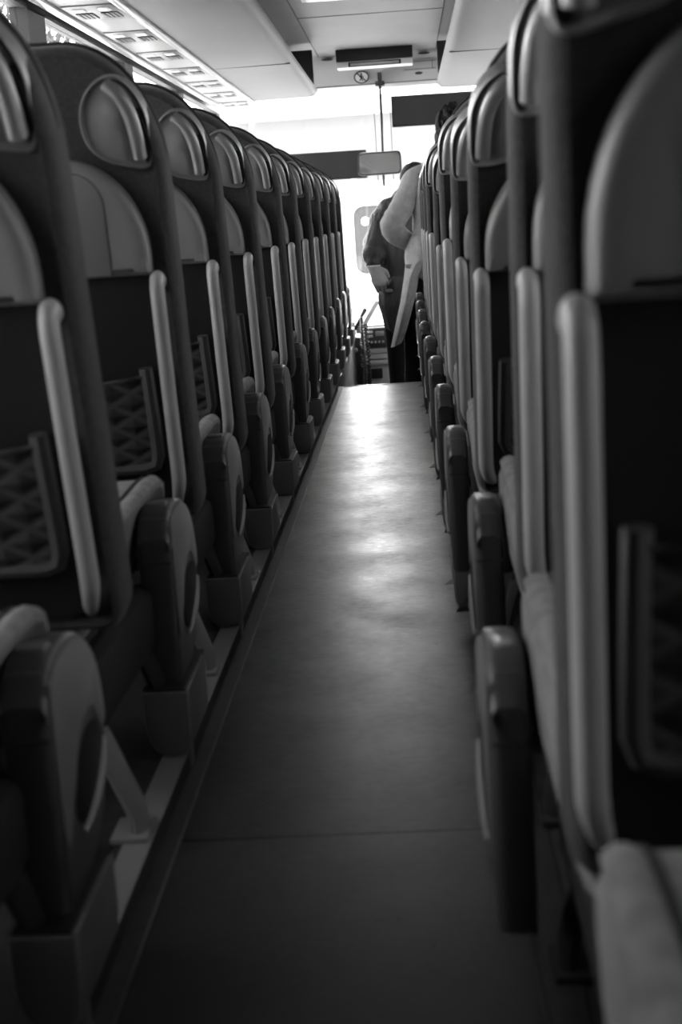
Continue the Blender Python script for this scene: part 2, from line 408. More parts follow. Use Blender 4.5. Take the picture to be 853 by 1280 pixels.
ordn = ['zeroth', 'first', 'second', 'third', 'fourth', 'fifth', 'sixth', 'seventh', 'eighth', 'ninth', 'tenth', 'eleventh', 'twelfth']
def set_recline(root, deg):
    for ch in root.children:
        if 'aisle' in ch.keys() and ch['aisle']: ch.rotation_euler = (math.radians(deg), 0, 0)
def side(sg, master, rows, label0, labeln, group):
    for i, (x, y, rec) in enumerate(rows):
        o = master if i == 0 else copy_tree(master)
        o.location = (x, y, 0); set_recline(o, rec)
        o['label'] = label0 if i == 0 else labeln(i, len(rows)-1); o['category'] = 'seat'; o['group'] = group
HBL = [1.035, 1.86, 2.625, 3.38, 4.14, 4.97, 5.70, 6.48, 7.23, 8.03, 8.80, 9.57]
RL = [11.5, 12.3, 8.8, 11, 12, 11, 12, 11, 12, 11, 11, 12]
rowsL = [(-.448, y, r) for y, r in zip(HBL, RL)]
seatL = make_seat(1, .43, -.028)
side(1, seatL, rowsL, 'coach seat at the lower left corner, only its cushion and lowered armrest in view',
     lambda i, n: ('last coach seat of the left-hand row, its dark back against the bright windscreen' if i == n else
                   '%s seat back from the camera in the left-hand row, grey panel and side handle' % ordn[i]), 'coach seats left of the aisle')
HBR = [.345, 1.065, 1.86]+[2.64+.79*k for k in range(8)]
RX = [.112, .120, .145, .124, .1195, .1145, .109, .100, .098, .098, .098]
RR = [11.5, 3, 12, 23, 24, 12, 25, 12, 12, 12, 12]
seatR = make_seat(-1, .33, -.062)
side(-1, seatR, list(zip(RX, HBR, RR)), 'coach seat at the lower right corner, only its pale cushion in view',
     lambda i, n: ('last coach seat of the right-hand row, beside the person in the coat' if i == n else
                   '%s seat back from the camera in the right-hand row, tall side handle and lowered armrest' % ordn[i]), 'coach seats right of the aisle')
def drop(root, part):
    for o in [c for c in root.children if c.name.split('.')[0] == part]:
        for ch in list(o.children): bpy.data.objects.remove(ch)
        bpy.data.objects.remove(o)
for o in [q for q in COL.objects if q.name.split('.')[0] == 'coach_seat' and q.location.x > 0]:
    if o.location.y < .5: drop(o, 'armrest')        # the nearest right-hand seat has its armrest folded away
    if o.location.y < 1.2: drop(o, 'side_bin')      # and the two nearest carry no side bin
for o in list(bpy.data.objects):
    if 'aisle' in o.keys(): del o['aisle']

# ------------------------------------------------------------------ shell
XL, XR, Y0, Y1 = -1.41, 1.10, -1.3, 11.55
YE = 7.82           # end of the raised aisle
ZP = -.30           # floor height the figures were measured for
ZL = -.376           # lower floor at the front
# floor: three sheets with hairline joints
mb = MB()
for a, b in [(Y0, 1.985), (1.988, 6.68), (6.684, YE)]:
    mb.box(-.389, .108, a, b, -.05, 0.0)
mb.box(-.389, .108, YE-.03, YE, ZL, -.051)
struct(mb.build('floor', 'floor'))
struct(MB().box(XL, XR, YE, Y1, ZL-.05, ZL).build('floor', 'floor'))
struct(MB().box(-.392, -.3885, Y0, YE, -.02, .0025).box(-.368, -.366, 6.684, YE, 0, .0012).box(-.345, -.343, 6.684, YE, 0, .0012).build('trim_1', 'joint'))
struct(MB().box(-.389, .108, YE-.012, YE+.004, -.012, .004, .002).build('trim_3', 'alu'))
for nm, a, b, t in [('left', XL, -.417, 1), ('right', .112, XR, -1)]:
    struct(MB().box(a, b, Y0, 10.6 if t > 0 else 9.2, ZL, .030).build('podium_%s' % nm, 'podium'))
    e0 = b if t > 0 else a
    struct(MB().box(min(e0, e0-t*.042), max(e0, e0-t*.042), Y0, 10.6 if t > 0 else 9.2, .0301, .0335, .001).build('trim_%d' % (4 if t > 0 else 5), 'legm' if t > 0 else 'podium'))
    if t > 0: struct(MB().box(e0, e0+.026, Y0, YE, -.03, .003).build('trim_6', 'podium'))
# side walls
ZW0, ZW1 = .42, 1.772
def wall(nm, x0, x1, posts):
    mb = MB()
    mb.box(x0, x1, Y0, Y1, ZL-.05, ZW0)
    mb.box(x0, x1, Y0, Y1, ZW1, 2.2)
    struct(mb.build('wall_'+nm, 'wall'))
    fr = MB()
    xi = x1 if nm == 'left' else x0
    d = .02 if nm == 'left' else -.02
    for a, b in posts: fr.box(min(x0, x1)-.001, max(x0, x1)+.001, a, b, ZW0, ZW1)
    fr.box(min(xi, xi+d), max(xi, xi+d), Y0, Y1, ZW1-.008, ZW1+.008); fr.box(min(xi, xi+d), max(xi, xi+d), Y0, Y1, ZW0-.02, ZW0+.02)
    for a, b in posts: fr.box(min(xi, xi+d), max(xi, xi+d), a-.005, b+.005, ZW0, ZW1)
    w = struct(fr.build('window_1' if nm == 'left' else 'window_2', 'frame'))
    xm = (x0+x1)/2
    ys = [Y0]+[v for p in posts for v in p]+[Y1]
    for k in range(0, len(ys)-1, 2):
        if ys[k+1]-ys[k] > .05:
            MB().box(xm-.003, xm+.003, ys[k], ys[k+1], ZW0, ZW1).build('window_pane', 'sideglass' if nm == 'left' else 'sideglassr', w)
wall('left', XL-.05, XL, [(-1.3, .62), (2.15, 2.3), (3.9, 4.05), (5.62, 5.88), (7.55, 7.75), (9.3, 9.5), (11.35, 11.55)])  # first post fills a whole bay, added unseen to keep near light low
wall('right', XR, XR+.05, [(-1.3, .45), (2.15, 2.3), (3.9, 4.05), (5.62, 5.82), (7.55, 7.75), (9.3, 9.5), (11.35, 11.55)])  # rear bay closed here too, an unseen panel dimming the near seats
struct(MB().box(XL, XR, Y0-.05, Y0, ZL, 2.2).build('wall_back', 'wall'))
# ceiling
mb = MB(); mb.box(XL, XR, Y0, 11.3, 2.1, 2.15); struct(mb.build('ceiling', 'ceil'))
sm = MB()
for y in (2.2, 4.4, 6.6, 8.93): sm.box(-.585, .293, y, y+.008, 2.0975, 2.101)
sm.box(-.587, -.580, Y0, 11.05, 2.096, 2.101); sm.box(.288, .295, Y0, 11.05, 2.096, 2.101)
struct(sm.build('trim_8', 'seam'))
# ceiling lamp / hatch
t = empty('ceiling_lamp', (-.34, 7.65, 2.1), 'pale rectangular ceiling lamp cut by the top edge of the frame', 'lamp')
MB().box(-.165, .165, -.7, .55, -.02, -.001, .006).build('frame', 'white', t)
MB().box(-.135, .135, -.66, .51, -.026, -.019, .003).build('diffuser', 'lamp', t)
# front header
mb = MB()
hd = [(11.04, 2.1), (11.06, 2.04), (11.10, 1.93), (11.12, 1.88), (11.16, 1.862), (11.34, 1.865), (11.34, 2.12), (11.04, 2.12)]
mb.loft([[Vector((x, y, z)) for y, z in hd] for x in (XL, XR)])
struct(mb.build('wall_front', 'header', ang=25))
struct(MB().box(XL, XR, 11.115, 11.125, 1.884, 1.889).build('trim_9', 'seam'))
# windscreen
mb = MB(); mb.loft([[Vector((XL, 11.30, 1.87)), Vector((XR, 11.30, 1.87)), Vector((XR, 11.306, 1.87)), Vector((XL, 11.306, 1.87))],
                    [Vector((XL, 11.62, .0)), Vector((XR, 11.62, .0)), Vector((XR, 11.626, .0)), Vector((XL, 11.626, .0))]])
struct(mb.build('window_3', 'glass'))
mb = MB(); mb.box(XL, XR, 10.9, 11.66, ZL, .14, .04); struct(mb.build('dashboard', 'consoledark'))

# ------------------------------------------------------------------ luggage racks
def rack(sg, x_in, x_wall, label):
    root = empty('luggage_rack', ((x_in+x_wall)/2, 4.7, 1.78), label, 'luggage rack', 'overhead luggage racks')
    ox, oy, oz = root.location
    X = lambda u: x_in-sg*u-ox        # u measured from the inner edge towards the wall
    W = abs(x_wall-x_in)
    YA, YB = Y0-oy+.01, 10.68-oy
    # underside with rounded inner edge, cross-section lofted along y, front corner rounded
    prof = [(.165, .335), (.16, .075), (.15, .062), (.03, .060), (.008, .056), (0, .045), (.001, .03), (.010, .014), (.025, .004), (.05, 0), (.2, -.002), (.46, -.004), (.47, -.004), (.47, .03), (.47, .335)]
    def sect(y, cut, dz): return [Vector((X(max(u, 0)+cut*max(0, 1-u/.15)), y, z+dz if z < .02 else z)) for u, z in prof]
    mb = MB(); mb.loft([sect(YA, 0, 0), sect(YB-.12, 0, 0), sect(YB-.06, .006, 0), sect(YB-.02, .025, .003), sect(YB, .06, .012)])
    mb.build('shell', 'rack', root)
    mb = MB(); mb.box(min(X(.478), X(W-.04)), max(X(.478), X(W-.04)), YA, YB, -.003, .03, .004)
    mb.build('service_strip', 'psu', root)
    for a, b in ((.455, .493), (W-.105, W-.065)):
        mb = MB(); mb.box(min(X(a), X(b)), max(X(a), X(b)), YA, YB, -.018, .0, .006); mb.build('light_strip', 'lightbar', root)
    MB().box(min(X(.02), X(.46)), max(X(.02), X(.46)), 8.3-oy, 8.306-oy, -.0045, .003).build('seam_line', 'seam', root)
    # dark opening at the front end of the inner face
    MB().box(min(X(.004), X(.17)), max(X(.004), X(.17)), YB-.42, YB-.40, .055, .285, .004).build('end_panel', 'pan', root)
    MB().box(min(X(.47), X(W)), max(X(.47), X(W)), YA, YB-.02, .03, .3).build('rack_body', 'rackside', root)
    uc0, uc1 = .50, W-.115
    for k in range(7):
        y = 5.93+.795*k-oy
        p = MB().box(min(X(uc0), X(uc1)), max(X(uc0), X(uc1)), y-.2, y+.2, -.008, -.002, .003).build('service_panel', 'psupanel', root)
        for uu in (uc0+.055, uc1-.055):
            q = MB().box(min(X(uu-.024), X(uu+.024)), max(X(uu-.024), X(uu+.024)), y-.14, y-.07, -.013, -.007, .004)
            q.build('reading_light', 'white', p)
            q = MB()
            for j in range(4): q.box(min(X(uu-.034+.018*j), X(uu-.02+.018*j)), max(X(uu-.034+.018*j), X(uu-.02+.018*j)), y-.02, y+.12, -.012, -.0075, .0008)
            q.build('call_button', 'black', p)
    return root
rack(1, -.58, -1.405, 'long grey luggage rack over the left-hand seats with reading lights along it')
rack(-1, .275, 1.095, 'long grey luggage rack over the right-hand seats, plain rounded underside')

# ------------------------------------------------------------------ front header fittings
t = empty('roof_monitor', (-.162, 10.75, 2.1), 'dark slot-fronted box under the ceiling above the windscreen', 'monitor')
MB().box(-.277, .277, -.06, .10, -.083, -.001, .006).build('housing', 'black', t)
MB().box(-.275, .275, -.045, .11, -.128, -.084, .006).build('lower_tray', 'white', t)
MB().box(-.19, .19, -.0475, -.04, -.123, -.091, .002).build('slot_frame', 'black', t)
MB().box(-.176, .176, -.0485, -.04, -.116, -.098, .001).build('slot_panel', 'header', t)
# crossed-out passenger sign
t = empty('no_standing_sign', (-.272, 11.078, 1.936), 'round white sign with a crossed-out figure on the front panel', 'sign')
ring = [Vector((.052*math.cos(a), 0, .042*math.sin(a))) for a in [2*PI*k/32 for k in range(33)]]
mb = MB(); mb.loft([[Vector((.05*math.cos(a), y, .041*math.sin(a))) for a in [2*PI*k/32 for k in range(32)]] for y in (-.003, .02)]); mb.build('disc', 'white', t)
MB().tube([p+Vector((0, -.004, 0)) for p in ring], .0045, 6).build('ring', 'black', t)
mb = MB(); mb.ball((0, -.004, .022), .008, .003, .008, 10)
mb.tube([(0, -.004, .012), (-.002, -.004, -.006)], .007, 6); mb.tube([(0, -.004, .01), (.016, -.004, .0)], .003, 6); mb.tube([(0, -.004, .01), (-.015, -.004, .002)], .003, 6)
mb.tube([(-.002, -.004, -.006), (.010, -.004, -.028)], .0035, 6); mb.tube([(-.002, -.004, -.006), (-.014, -.004, -.026)], .0035, 6)
mb.build('figure', 'black', t)
MB().tube([(-.034, -.005, .030), (.034, -.005, -.030)], .004, 6).build('slash', 'black', t)
t = empty('roof_plate', (.168, 11.06, 1.99), 'small pale rectangular flap beside the dark box above the windscreen', 'panel')
MB().box(-.125, .125, -.012, .012, -.042, .04, .004).build('flap', 'header', t)
MB().box(-.118, .118, -.014, -.010, -.028, -.024).box(-.118, .118, -.014, -.010, .026, .030).box(.09, .094, -.014, -.01, -.028, .03).build('groove', 'seam', t)
for k, (x, z) in enumerate([(-.517, 2.085), (.203, 2.083)]):
    o = MB().ball((0, 0, 0), .045, .02, .008, 14).build('roof_vent', 'black', None, (x, 11.03 - .0, z-.012))
    tag(o, ['slim dark oval vent left of the dark box above the windscreen', 'slim dark oval vent right of the dark box above the windscreen'][k], 'vent', 'oval vents above the windscreen')
o = MB().ball((0, 0, 0), .03, .008, .012, 14).build('oval_emblem', 'seam', None, (.158, 11.098, 1.94))
tag(o, 'tiny dark oval badge below the pale flap above the windscreen', 'badge')

# blinds
def blind(name, x0, x1, zt0, zt1, h, y, label):
    t = empty(name, ((x0+x1)/2, y, (zt0+zt1)/2), label, 'blind', 'windscreen sun blinds')
    mb = MB(); rings = []
    for i in range(15):
        u = i/14; x = x0+(x1-x0)*u-(x0+x1)/2; zt = zt0+(zt1-zt0)*u-(zt0+zt1)/2
        w = .008*math.sin(u*19)
        rings.append([Vector((x, w-.003, zt)), Vector((x, w*.6-.003, zt-h*.5)), Vector((x, w-.003, zt-h)), Vector((x, w+.003, zt-h)), Vector((x, w*.6+.003, zt-h*.5)), Vector((x, w+.003, zt))])
    mb.loft(rings); mb.build('sheet', 'blind', t)
    MB().tube([(x0-(x0+x1)/2, 0, zt0-h-(zt0+zt1)/2), (x1-(x0+x1)/2, 0, zt1-h-(zt0+zt1)/2)], .008, 8).build('bottom_rail', 'black', t)
    return t
blind('sun_blind', -1.30, -.275, 1.425, 1.42, .205, 11.3, 'dark sun blind pulled low across the left part of the windscreen')
blind('sun_blind', -.062, .95, 1.795, 1.79, .222, 11.22, 'dark sun blind hanging high in the right part of the windscreen')
# rod, mirror, cords
t = empty('mirror_rod', (-.135, 10.98, 1.9), 'thin black upright rod with bracket carrying the driver mirror', 'rod')
MB().tube([(0, 0, 0), (-.006, -.04, -.4), (-.012, -.06, -.77)], .011, 8).build('rod', 'black', t)
MB().box(-.035, .035, -.03, .12, -.045, -.01, .006).box(-.016, .016, -.035, .11, -.03, .05, .006).build('bracket', 'black', t)
t = empty('interior_mirror', (-.168, 10.80, 1.292), 'rounded rectangular driver mirror hanging in front of the windscreen', 'mirror')
def rrect(a, b, r, n=5):
    P = []
    for cx_, cy_, f0 in ((a-r, b-r, 0), (-a+r, b-r, PI/2), (-a+r, -b+r, PI), (a-r, -b+r, 1.5*PI)):
        for k in range(n+1): P.append((cx_+r*math.cos(f0+PI/2*k/n), cy_+r*math.sin(f0+PI/2*k/n)))
    return P
rr = rrect(.165, .085, .035)
fm = lambda a, b, y: Vector((a, y, b))
MB().plate(rr, [(.045, .02), (.03, .004), (.0, 0), (-.008, .002), (-.009, .008), (-.004, .0085)], fm).build('housing', 'black', t)
MB().plate(rr, [(-.002, .013), (-.0055, .013)], fm).build('glass', 'mirror', t)
t.rotation_euler = (math.radians(-5), 0, math.radians(-9))
for k, (xa, xb, za, zb) in enumerate([(-.195, -.19, 1.86, .70), (-.072, -.075, 1.80, .70)]):
    o = MB().tube([(0, 0, 0), (xb-xa, -.0, zb-za)], .0035, 6).build('blind_cord', 'black', None, (xa, 11.2, za))
    tag(o, ['thin dark blind cord just left of the mirror rod', 'thin dark blind cord just right of the mirror rod'][k], 'cord', 'blind cords')

# ------------------------------------------------------------------ driver console and cords
t = empty('driver_console', (-.245, 9.85, ZP), 'grey driver console with radio and stacked drawers beyond the end of the aisle', 'console')
MB().box(-.085, .26, 0, .5, 0, .50, .012).build('body', 'console', t)
rd_ = MB().box(-.078, .075, -.03, .02, .345, .485, .006).build('radio', 'consoledark', t)
MB().box(-.078, .075, -.033, -.02, .474, .484, .002).build('radio_trim', 'console', rd_)
MB().box(-.004, .055, -.034, -.028, .425, .458, .003).build('radio_display', 'display', rd_)
for k in range(5):
    m_ = MB(); m_.tube([(-.058+.026*k, -.028, .385), (-.058+.026*k, -.044, .385)], .008, 10); m_.build('radio_knob', 'console', rd_)
for k in range(2):
    MB().box(-.064, -.022, -.036, -.028, .418+.028*k, .436+.028*k, .002).build('radio_key', 'console', rd_)
for k in range(3):
    MB().box(-.08, .2, -.022, .01, .225+.04*k, .258+.04*k, .005).build('drawer', 'console', t)
MB().box(-.05, .03, -.012, .01, .13, .20, .004).build('drawer_handle', 'black', t)
MB().box(-.06, .03, -.03, .01, .04, .075, .006).build('pedal_box', 'black', t)
def coil(loc, pts, r, turns, name, label, wire=.0042):
    P = [Vector(p) for p in crom(pts, 12, False)]
    out = []
    N = len(P)
    for i in range(N*8):
        f = i/(N*8-1)*(N-1); a = int(min(f, N-2)); q = P[a].lerp(P[a+1], f-a)
        th = 2*PI*turns*i/(N*8-1)
        out.append(q+Vector((r*math.cos(th), r*math.sin(th), 0)))
    o = MB().tube(out, wire, 5).build(name, 'black', None, loc)
    return tag(o, label, 'cord', 'coiled cords by the console')
coil((-.372, 9.80, ZP), [(.035, 0, .56), (.03, 0, .4), (.02, 0, .2), (.0, 0, .13), (-.035, 0, .16), (-.05, 0, .35), (-.04, 0, .55)], .010, 70, 'coiled_cord', 'black coiled cord looping down left of the console radio')
coil((-.268, 9.72, ZP), [(-.05, 0, .52), (-.04, 0, .3), (-.045, 0, .10), (-.035, 0, .08), (-.03, 0, .25), (-.035, 0, .52)], .009, 50, 'coiled_cord', 'black coiled cord hanging closest to the console radio')
t = empty('microphone_stand', (-.415, 9.92, ZP), 'grey box with levers and hanging handsets left of the driver console', 'control box')
MB().box(-.075, .06, 0, .3, 0, .42, .02).build('body', 'consoledark', t)
MB().box(-.06, .03, -.02, .12, .42, .53, .02).build('control_head', 'console', t)
for k, (x, z) in enumerate([(-.04, .49), (.0, .47), (-.02, .38), (.02, .33), (-.045, .3)]):
    m_ = MB(); m_.ball((x, -.03, z), .018, .014, .016, 12); m_.build('knob', 'console' if k % 2 else 'black', t)
MB().tube([(.03, -.02, .48), (.075, -.03, .56), (.10, -.03, .60)], [.012, .012, .016], 8, dome=True).build('lever', 'black', t)
o = MB().box(-.016, .016, -.1, .1, -.002, .002, .0005).build('windscreen_gap_sheet', 'white', None, (-.272, 9.79, .265))  # white sheet added for the bright windscreen gap beside the console
o.rotation_euler = (math.radians(58), math.radians(24), math.radians(-20)); tag(o, 'white slip standing in for windscreen light beside the console top', 'light patch')

for o_ in list(COL.objects):
    if o_.parent is None and o_.name.split('.')[0] in ('driver_console', 'coiled_cord', 'microphone_stand', 'windscreen_gap_sheet'):
        k_ = 1.047; o_.scale = (k_,)*3; x_, y_, z_ = o_.location
        o_.location = (x_*k_, y_*k_, ZL if z_ < 0 else ZC+(z_-ZC)*k_)
# ------------------------------------------------------------------ people
def blob(parts, balls, voxel, smooth=4):
    mb = MB()
    for p in parts:
        pts, rs = p[0], p[1]; mb.tube(pts, rs, 14, dome=True, ratio=p[2] if len(p) > 2 else 1.0, up=p[3] if len(p) > 3 else None)
    for b in balls: mb.ball(*b)
    me = mb.mesh('tmp', 'skin')
    o = bpy.data.objects.new('tmp', me); COL.objects.link(o)
    r = o.modifiers.new('r', 'REMESH'); r.mode = 'VOXEL'; r.voxel_size = voxel; r.use_smooth_shade = True
    s = o.modifiers.new('s', 'SMOOTH'); s.iterations = smooth; s.factor = .5
    bpy.context.view_layer.update()
    ev = o.evaluated_get(bpy.context.evaluated_depsgraph_get())
    me2 = bpy.data.meshes.new_from_object(ev)
    bpy.data.objects.remove(o); bpy.data.meshes.remove(me)
    for p in me2.polygons: p.use_smooth = True
    return me2
def person_part(name, me, m, parent, loc):
    me.materials.clear(); me.materials.append(M[m]); me.name = name
    o = bpy.data.objects.new(name, me); COL.objects.link(o)
    if parent: o.parent = parent; o.location = loc
    else: o.location = loc
    return o
def hand(w, d, palm=.042, spread=(1, 0, 0), curl=(0, 1, 0), k=1.0, thumb=1):
    """capsules of a relaxed hand: wrist w, direction d, fingers spread along 'spread', curling to 'curl'"""
    w = Vector(w); d = Vector(d).normalized(); sp = Vector(spread).normalized(); cu_ = Vector(curl).normalized()
    parts = [([w, w+d*.05*k, w+d*.085*k], [.024*k, .034*k, .032*k], .55, tuple(cu_))]
    for i, L in enumerate((.068, .078, .072, .056)):
        o = (i-1.5)*.0212*k
        a = w+d*.08*k+sp*o
        b = a+(d*.85+cu_*.5).normalized()*L*.45*k
        c = b+(d*.35+cu_*.95).normalized()*L*.33*k
        e_ = c+(d*-.2+cu_*1).normalized()*L*.25*k
        parts.append(([a-d*.02, a, b, c, e_], [.0088*k, .0088*k, .0084*k, .008*k, .007*k]))
    a = w+d*.025*k+sp*thumb*.026*k; b = a+(sp*thumb*.7+d*.6+cu_*.5).normalized()*.042*k; c = b+(d*.8+cu_*.6).normalized()*.032*k
    parts.append(([a-sp*thumb*.012, a, b, c], [.012*k, .012*k, .0105*k, .009*k]))
    return parts
def head_balls(c, fwd, r=.1):
    c = Vector(c); f = Vector(fwd).normalized(); rt = f.cross(Vector((0, 0, 1))).normalized()
    B = [(c, r*.80, r*.95, r*1.12), (c+f*r*.25+Vector((0, 0, -r*.45)), r*.58, r*.62, r*.62)]
    B.append((c+f*r*1.0+Vector((0, 0, -r*.15)), r*.14, r*.2, r*.22))           # nose
    B.append((c+f*r*.86+Vector((0, 0, -r*.55)), r*.22, r*.1, r*.08))           # mouth
    for s_ in (-1, 1):
        B.append((c+rt*s_*r*.80+Vector((0, 0, -r*.05)), r*.12, r*.2, r*.28))   # ears
        B.append((c+f*r*.83+rt*s_*r*.32+Vector((0, 0, r*.05)), r*.16, r*.12, r*.1))  # eyes / brows
    return B
# --- person in the wool coat
O = Vector((.14, 8.4, ZP))
p1 = lambda x, z, y=0: Vector((x-.14, y, z-ZP))
parts = [([p1(.15, .60), p1(.16, .75), p1(.19, .98), p1(.215, 1.10)], [.15, .13, .15, .11], .72, (0, 1, 0)),
         ([p1(.22, 1.10), p1(.255, 1.20), p1(.285, 1.30)], [.065, .055, .055]),
         ([p1(.10, .60), p1(.03, .22, .0), p1(.0, -.2, .04)], [.085, .058, .042]),
         ([p1(.0, -.22, .05), p1(-.01, -.255, -.05+.20)], [.042, .034]),
         ([p1(.21, .60), p1(.20, .2, .04), p1(.20, -.2, .06)], [.085, .058, .042]),
         ([p1(.20, -.22, .07), p1(.21, -.255, .24)], [.042, .034]),
         ([p1(.06, 1.08), p1(-.085, .845, -.02), p1(.03, .75, .10)], [.055, .045, .032]),
         ([p1(.36, 1.07), p1(.44, .82, .06), p1(.40, .62, .2)], [.055, .045, .032])]
parts += hand(p1(.025, .755, .095), (.75, .35, -.3), spread=(.2, .2, .9), curl=(.3, .9, 0), k=.95)
parts += hand(p1(.40, .62, .2), (-.1, .3, -.9), spread=(1, 0, 0), curl=(0, 1, .2), k=.95)
B = head_balls(p1(.305, 1.37, .02), (.6, .8, 0), .105)
body = person_part('person', blob(parts, B, .0085), 'skin', None, O)
tag(body, 'person in a pale wool overcoat standing by the right-hand seats, hand on hip', 'person')
# hair
random.seed(3)
hb = [(p1(.30, 1.385, .0), .102, .115, .115, 18), (p1(.282, 1.31, -.03), .095, .085, .11, 14), (p1(.258, 1.245, -.035), .082, .07, .085, 14), (p1(.245, 1.20, -.04), .06, .055, .06, 12)]
for k in range(260):
    a = random.uniform(0, 2*PI); z = random.uniform(-1, 1); r_ = math.sqrt(1-z*z)
    hb.append((p1(.298+.098*r_*math.cos(a)-.03*max(0, -z), 1.365+.14*z, -.01+.110*r_*math.sin(a)-.015), .009, .009, .016, 6))
person_part('hair', blob([], hb, .007, 1), 'hair', body, (0, 0, 0))
# coat: torso, left sleeve, right sleeve, collar
cp = [([p1(.15, .62), p1(.155, .70), p1(.172, .80), p1(.20, .92), p1(.205, 1.05), p1(.21, 1.11)], [.172, .150, .135, .142, .155, .13], .82, (0, 1, 0)),
      ([p1(.21, 1.10), p1(.235, 1.16), p1(.25, 1.19)], [.10, .072, .055]),
      ([p1(.345, 1.08), p1(.43, .84, .05), p1(.41, .66, .17)], [.076, .068, .052])]
coat = person_part('coat', blob(cp, [], .010, 3), 'coat', body, (0, 0, 0))
# left sleeve: lofted with creases round the bent elbow
path = crom([tuple(p) for p in (p1(.105, 1.125, 0), p1(.055, 1.085, -.005), p1(.015, 1.0, -.015), p1(-.035, .92, -.03), p1(-.078, .853, -.035), p1(-.062, .805, -.01), p1(-.02, .768, .03), p1(.035, .735, .07))], 6, False)
N = len(path)
rad = [(.058+.012*min(1, i/5) if i < 8 else .070-.018*max(0, (i-26))/max(1, N-27))*(1+(.05*math.sin(i*1.9)*max(0, 1-abs(i-24)/13))) for i in range(N)]
MB().tube(path, rad, 22, up=(0, 1, 0), dome=True, ratio=.92).build('sleeve', 'coat', body, ang=75)
seam = [p1(.085, 1.155, -.02), p1(.092, 1.10, -.085), p1(.105, 1.02, -.118), p1(.108, .95, -.122)]
MB().tube(crom([tuple(p) for p in seam], 5, False), .0035, 6).build('armhole_seam', 'seam', body)
# coat tail swinging left, open at the right
mb = MB(); rings = []
for z, a, b, dy in [(.78, .02, .30, 0), (.70, -.014, .31, 0), (.655, -.018, .26, -.005), (.62, -.016, .15, -.01), (.55, -.028, .075, -.02), (.48, -.042, .052, -.03), (.41, -.056, .030, -.035), (.33, -.078, .002, -.04), (.24, -.102, -.03, -.045), (.165, -.126, -.06, -.05)]:
    c = (a+b)/2; h = (b-a)/2
    d = .125 if z > .6 else .07+.05*(z-.16)/.44
    rings.append([p1(c+h*math.cos(2*PI*k/20), z+ (0.012*math.cos(2*PI*k/20) if z < .2 else 0), dy+d*math.sin(2*PI*k/20)*(1+.12*math.cos(6*PI*k/20))) for k in range(20)])
mb.loft(rings); mb.build('coat_tail', 'coat', body)
MB().box(-.02, .02, -.004, .004, -.012, .012, .003).build('pocket_flap', 'coat', body, p1(.005, .615, -.118))
tp = [([p1(.15, .64), p1(.15, .56)], [.15, .14], .8, (0, 1, 0)), ([p1(.10, .58), p1(.03, .22), p1(.0, -.16, .04)], [.108, .078, .06]), ([p1(.215, .58), p1(.20, .2, .04), p1(.20, -.16, .06)], [.108, .078, .06])]
person_part('trousers', blob(tp, [], .010, 2), 'trouser', body, (0, 0, 0))
for nm, x, y in (('boot', .0, .04), ('boot', .20, .06)):
    bp2 = [([p1(x, -.02, y), p1(x, -.2, y), p1(x, -.245, y+.01)], [.058, .056, .052]), ([p1(x, -.252, y-.02), p1(x, -.258, y+.10), p1(x, -.262, y+.19)], [.046, .044, .036])]
    person_part(nm, blob(bp2, [], .009, 2), 'boot', body, (0, 0, 0))
# --- person in the dark padded jacket
O2 = Vector((0, 9.05, ZP))
p2 = lambda x, z, y=0: Vector((x, y, z-ZP))
parts = [([p2(.0, .50), p2(.0, .68), p2(.02, .9), p2(.04, 1.0, .03)], [.14, .13, .15, .10], .72, (0, 1, 0)),
         ([p2(.04, 1.0, .03), p2(.06, 1.06, .06), p2(.07, 1.1, .08)], [.06, .055, .055]),
         ([p2(-.08, .48), p2(-.09, .1, .02), p2(-.09, -.2)], [.08, .056, .042]), ([p2(-.09, -.22), p2(-.10, -.258, .17)], [.042, .034]),
         ([p2(.09, .48), p2(.10, .1, .02), p2(.10, -.2)], [.08, .056, .042]), ([p2(.10, -.22), p2(.11, -.258, .17)], [.042, .034]),
         ([p2(-.13, .93), p2(-.215, .70, -.06), p2(-.217, .60, -.13)], [.055, .042, .03]),
         ([p2(.19, .93), p2(.27, .70, .05), p2(.22, .55, .2)], [.055, .042, .03])]
parts += hand(p2(-.222, .612, -.135), (.42, -.1, -.9), spread=(.9, .0, .42), curl=(.10, .8, -.4), k=1.22, thumb=1)
parts += hand(p2(.22, .55, .2), (-.1, .4, -.8), spread=(1, 0, 0), curl=(0, 1, .2))
B = head_balls(p2(.075, 1.10, .09), (.35, .9, -.1), .098)
body2 = person_part('person', blob(parts, B, .005, 2), 'skin', None, O2)
tag(body2, 'person in a dark padded jacket bending behind the pale overcoat, bare left hand hanging', 'person')
person_part('hair', blob([], [(p2(.072, 1.125, .075), .098, .105, .105, 16), (p2(.06, 1.08, .03), .08, .07, .09, 14)], .008, 2), 'hair', body2, (0, 0, 0))
jp = [([p2(-.005, .30), p2(0, .36), p2(0, .50), p2(0, .555), p2(0, .62), p2(.02, .85), p2(.03, .97, .02)], [.185, .205, .20, .18, .195, .195, .13], .75, (0, 1, 0)),
      ([p2(.04, .98, .03), p2(.055, 1.04, .05)], [.10, .085]),
      ([p2(-.10, .95), p2(-.17, .83, -.01), p2(-.205, .72, -.055), p2(-.213, .68, -.085), p2(-.215, .635, -.115)], [.075, .072, .068, .064, .048]),
      ([p2(-.15, .885, -.01), p2(-.157, .87, -.01)], [.078, .078]), ([p2(-.2, .755, -.02), p2(-.203, .745, -.02)], [.075, .075]), ([p2(-.212, .688, -.08), p2(-.212, .682, -.085)], [.072, .072]),
      ([p2(.16, .95), p2(.26, .72, .04), p2(.235, .6, .16)], [.075, .068, .048])]
person_part('jacket', blob(jp, [], .010, 2), 'jacket', body2, (0, 0, 0))
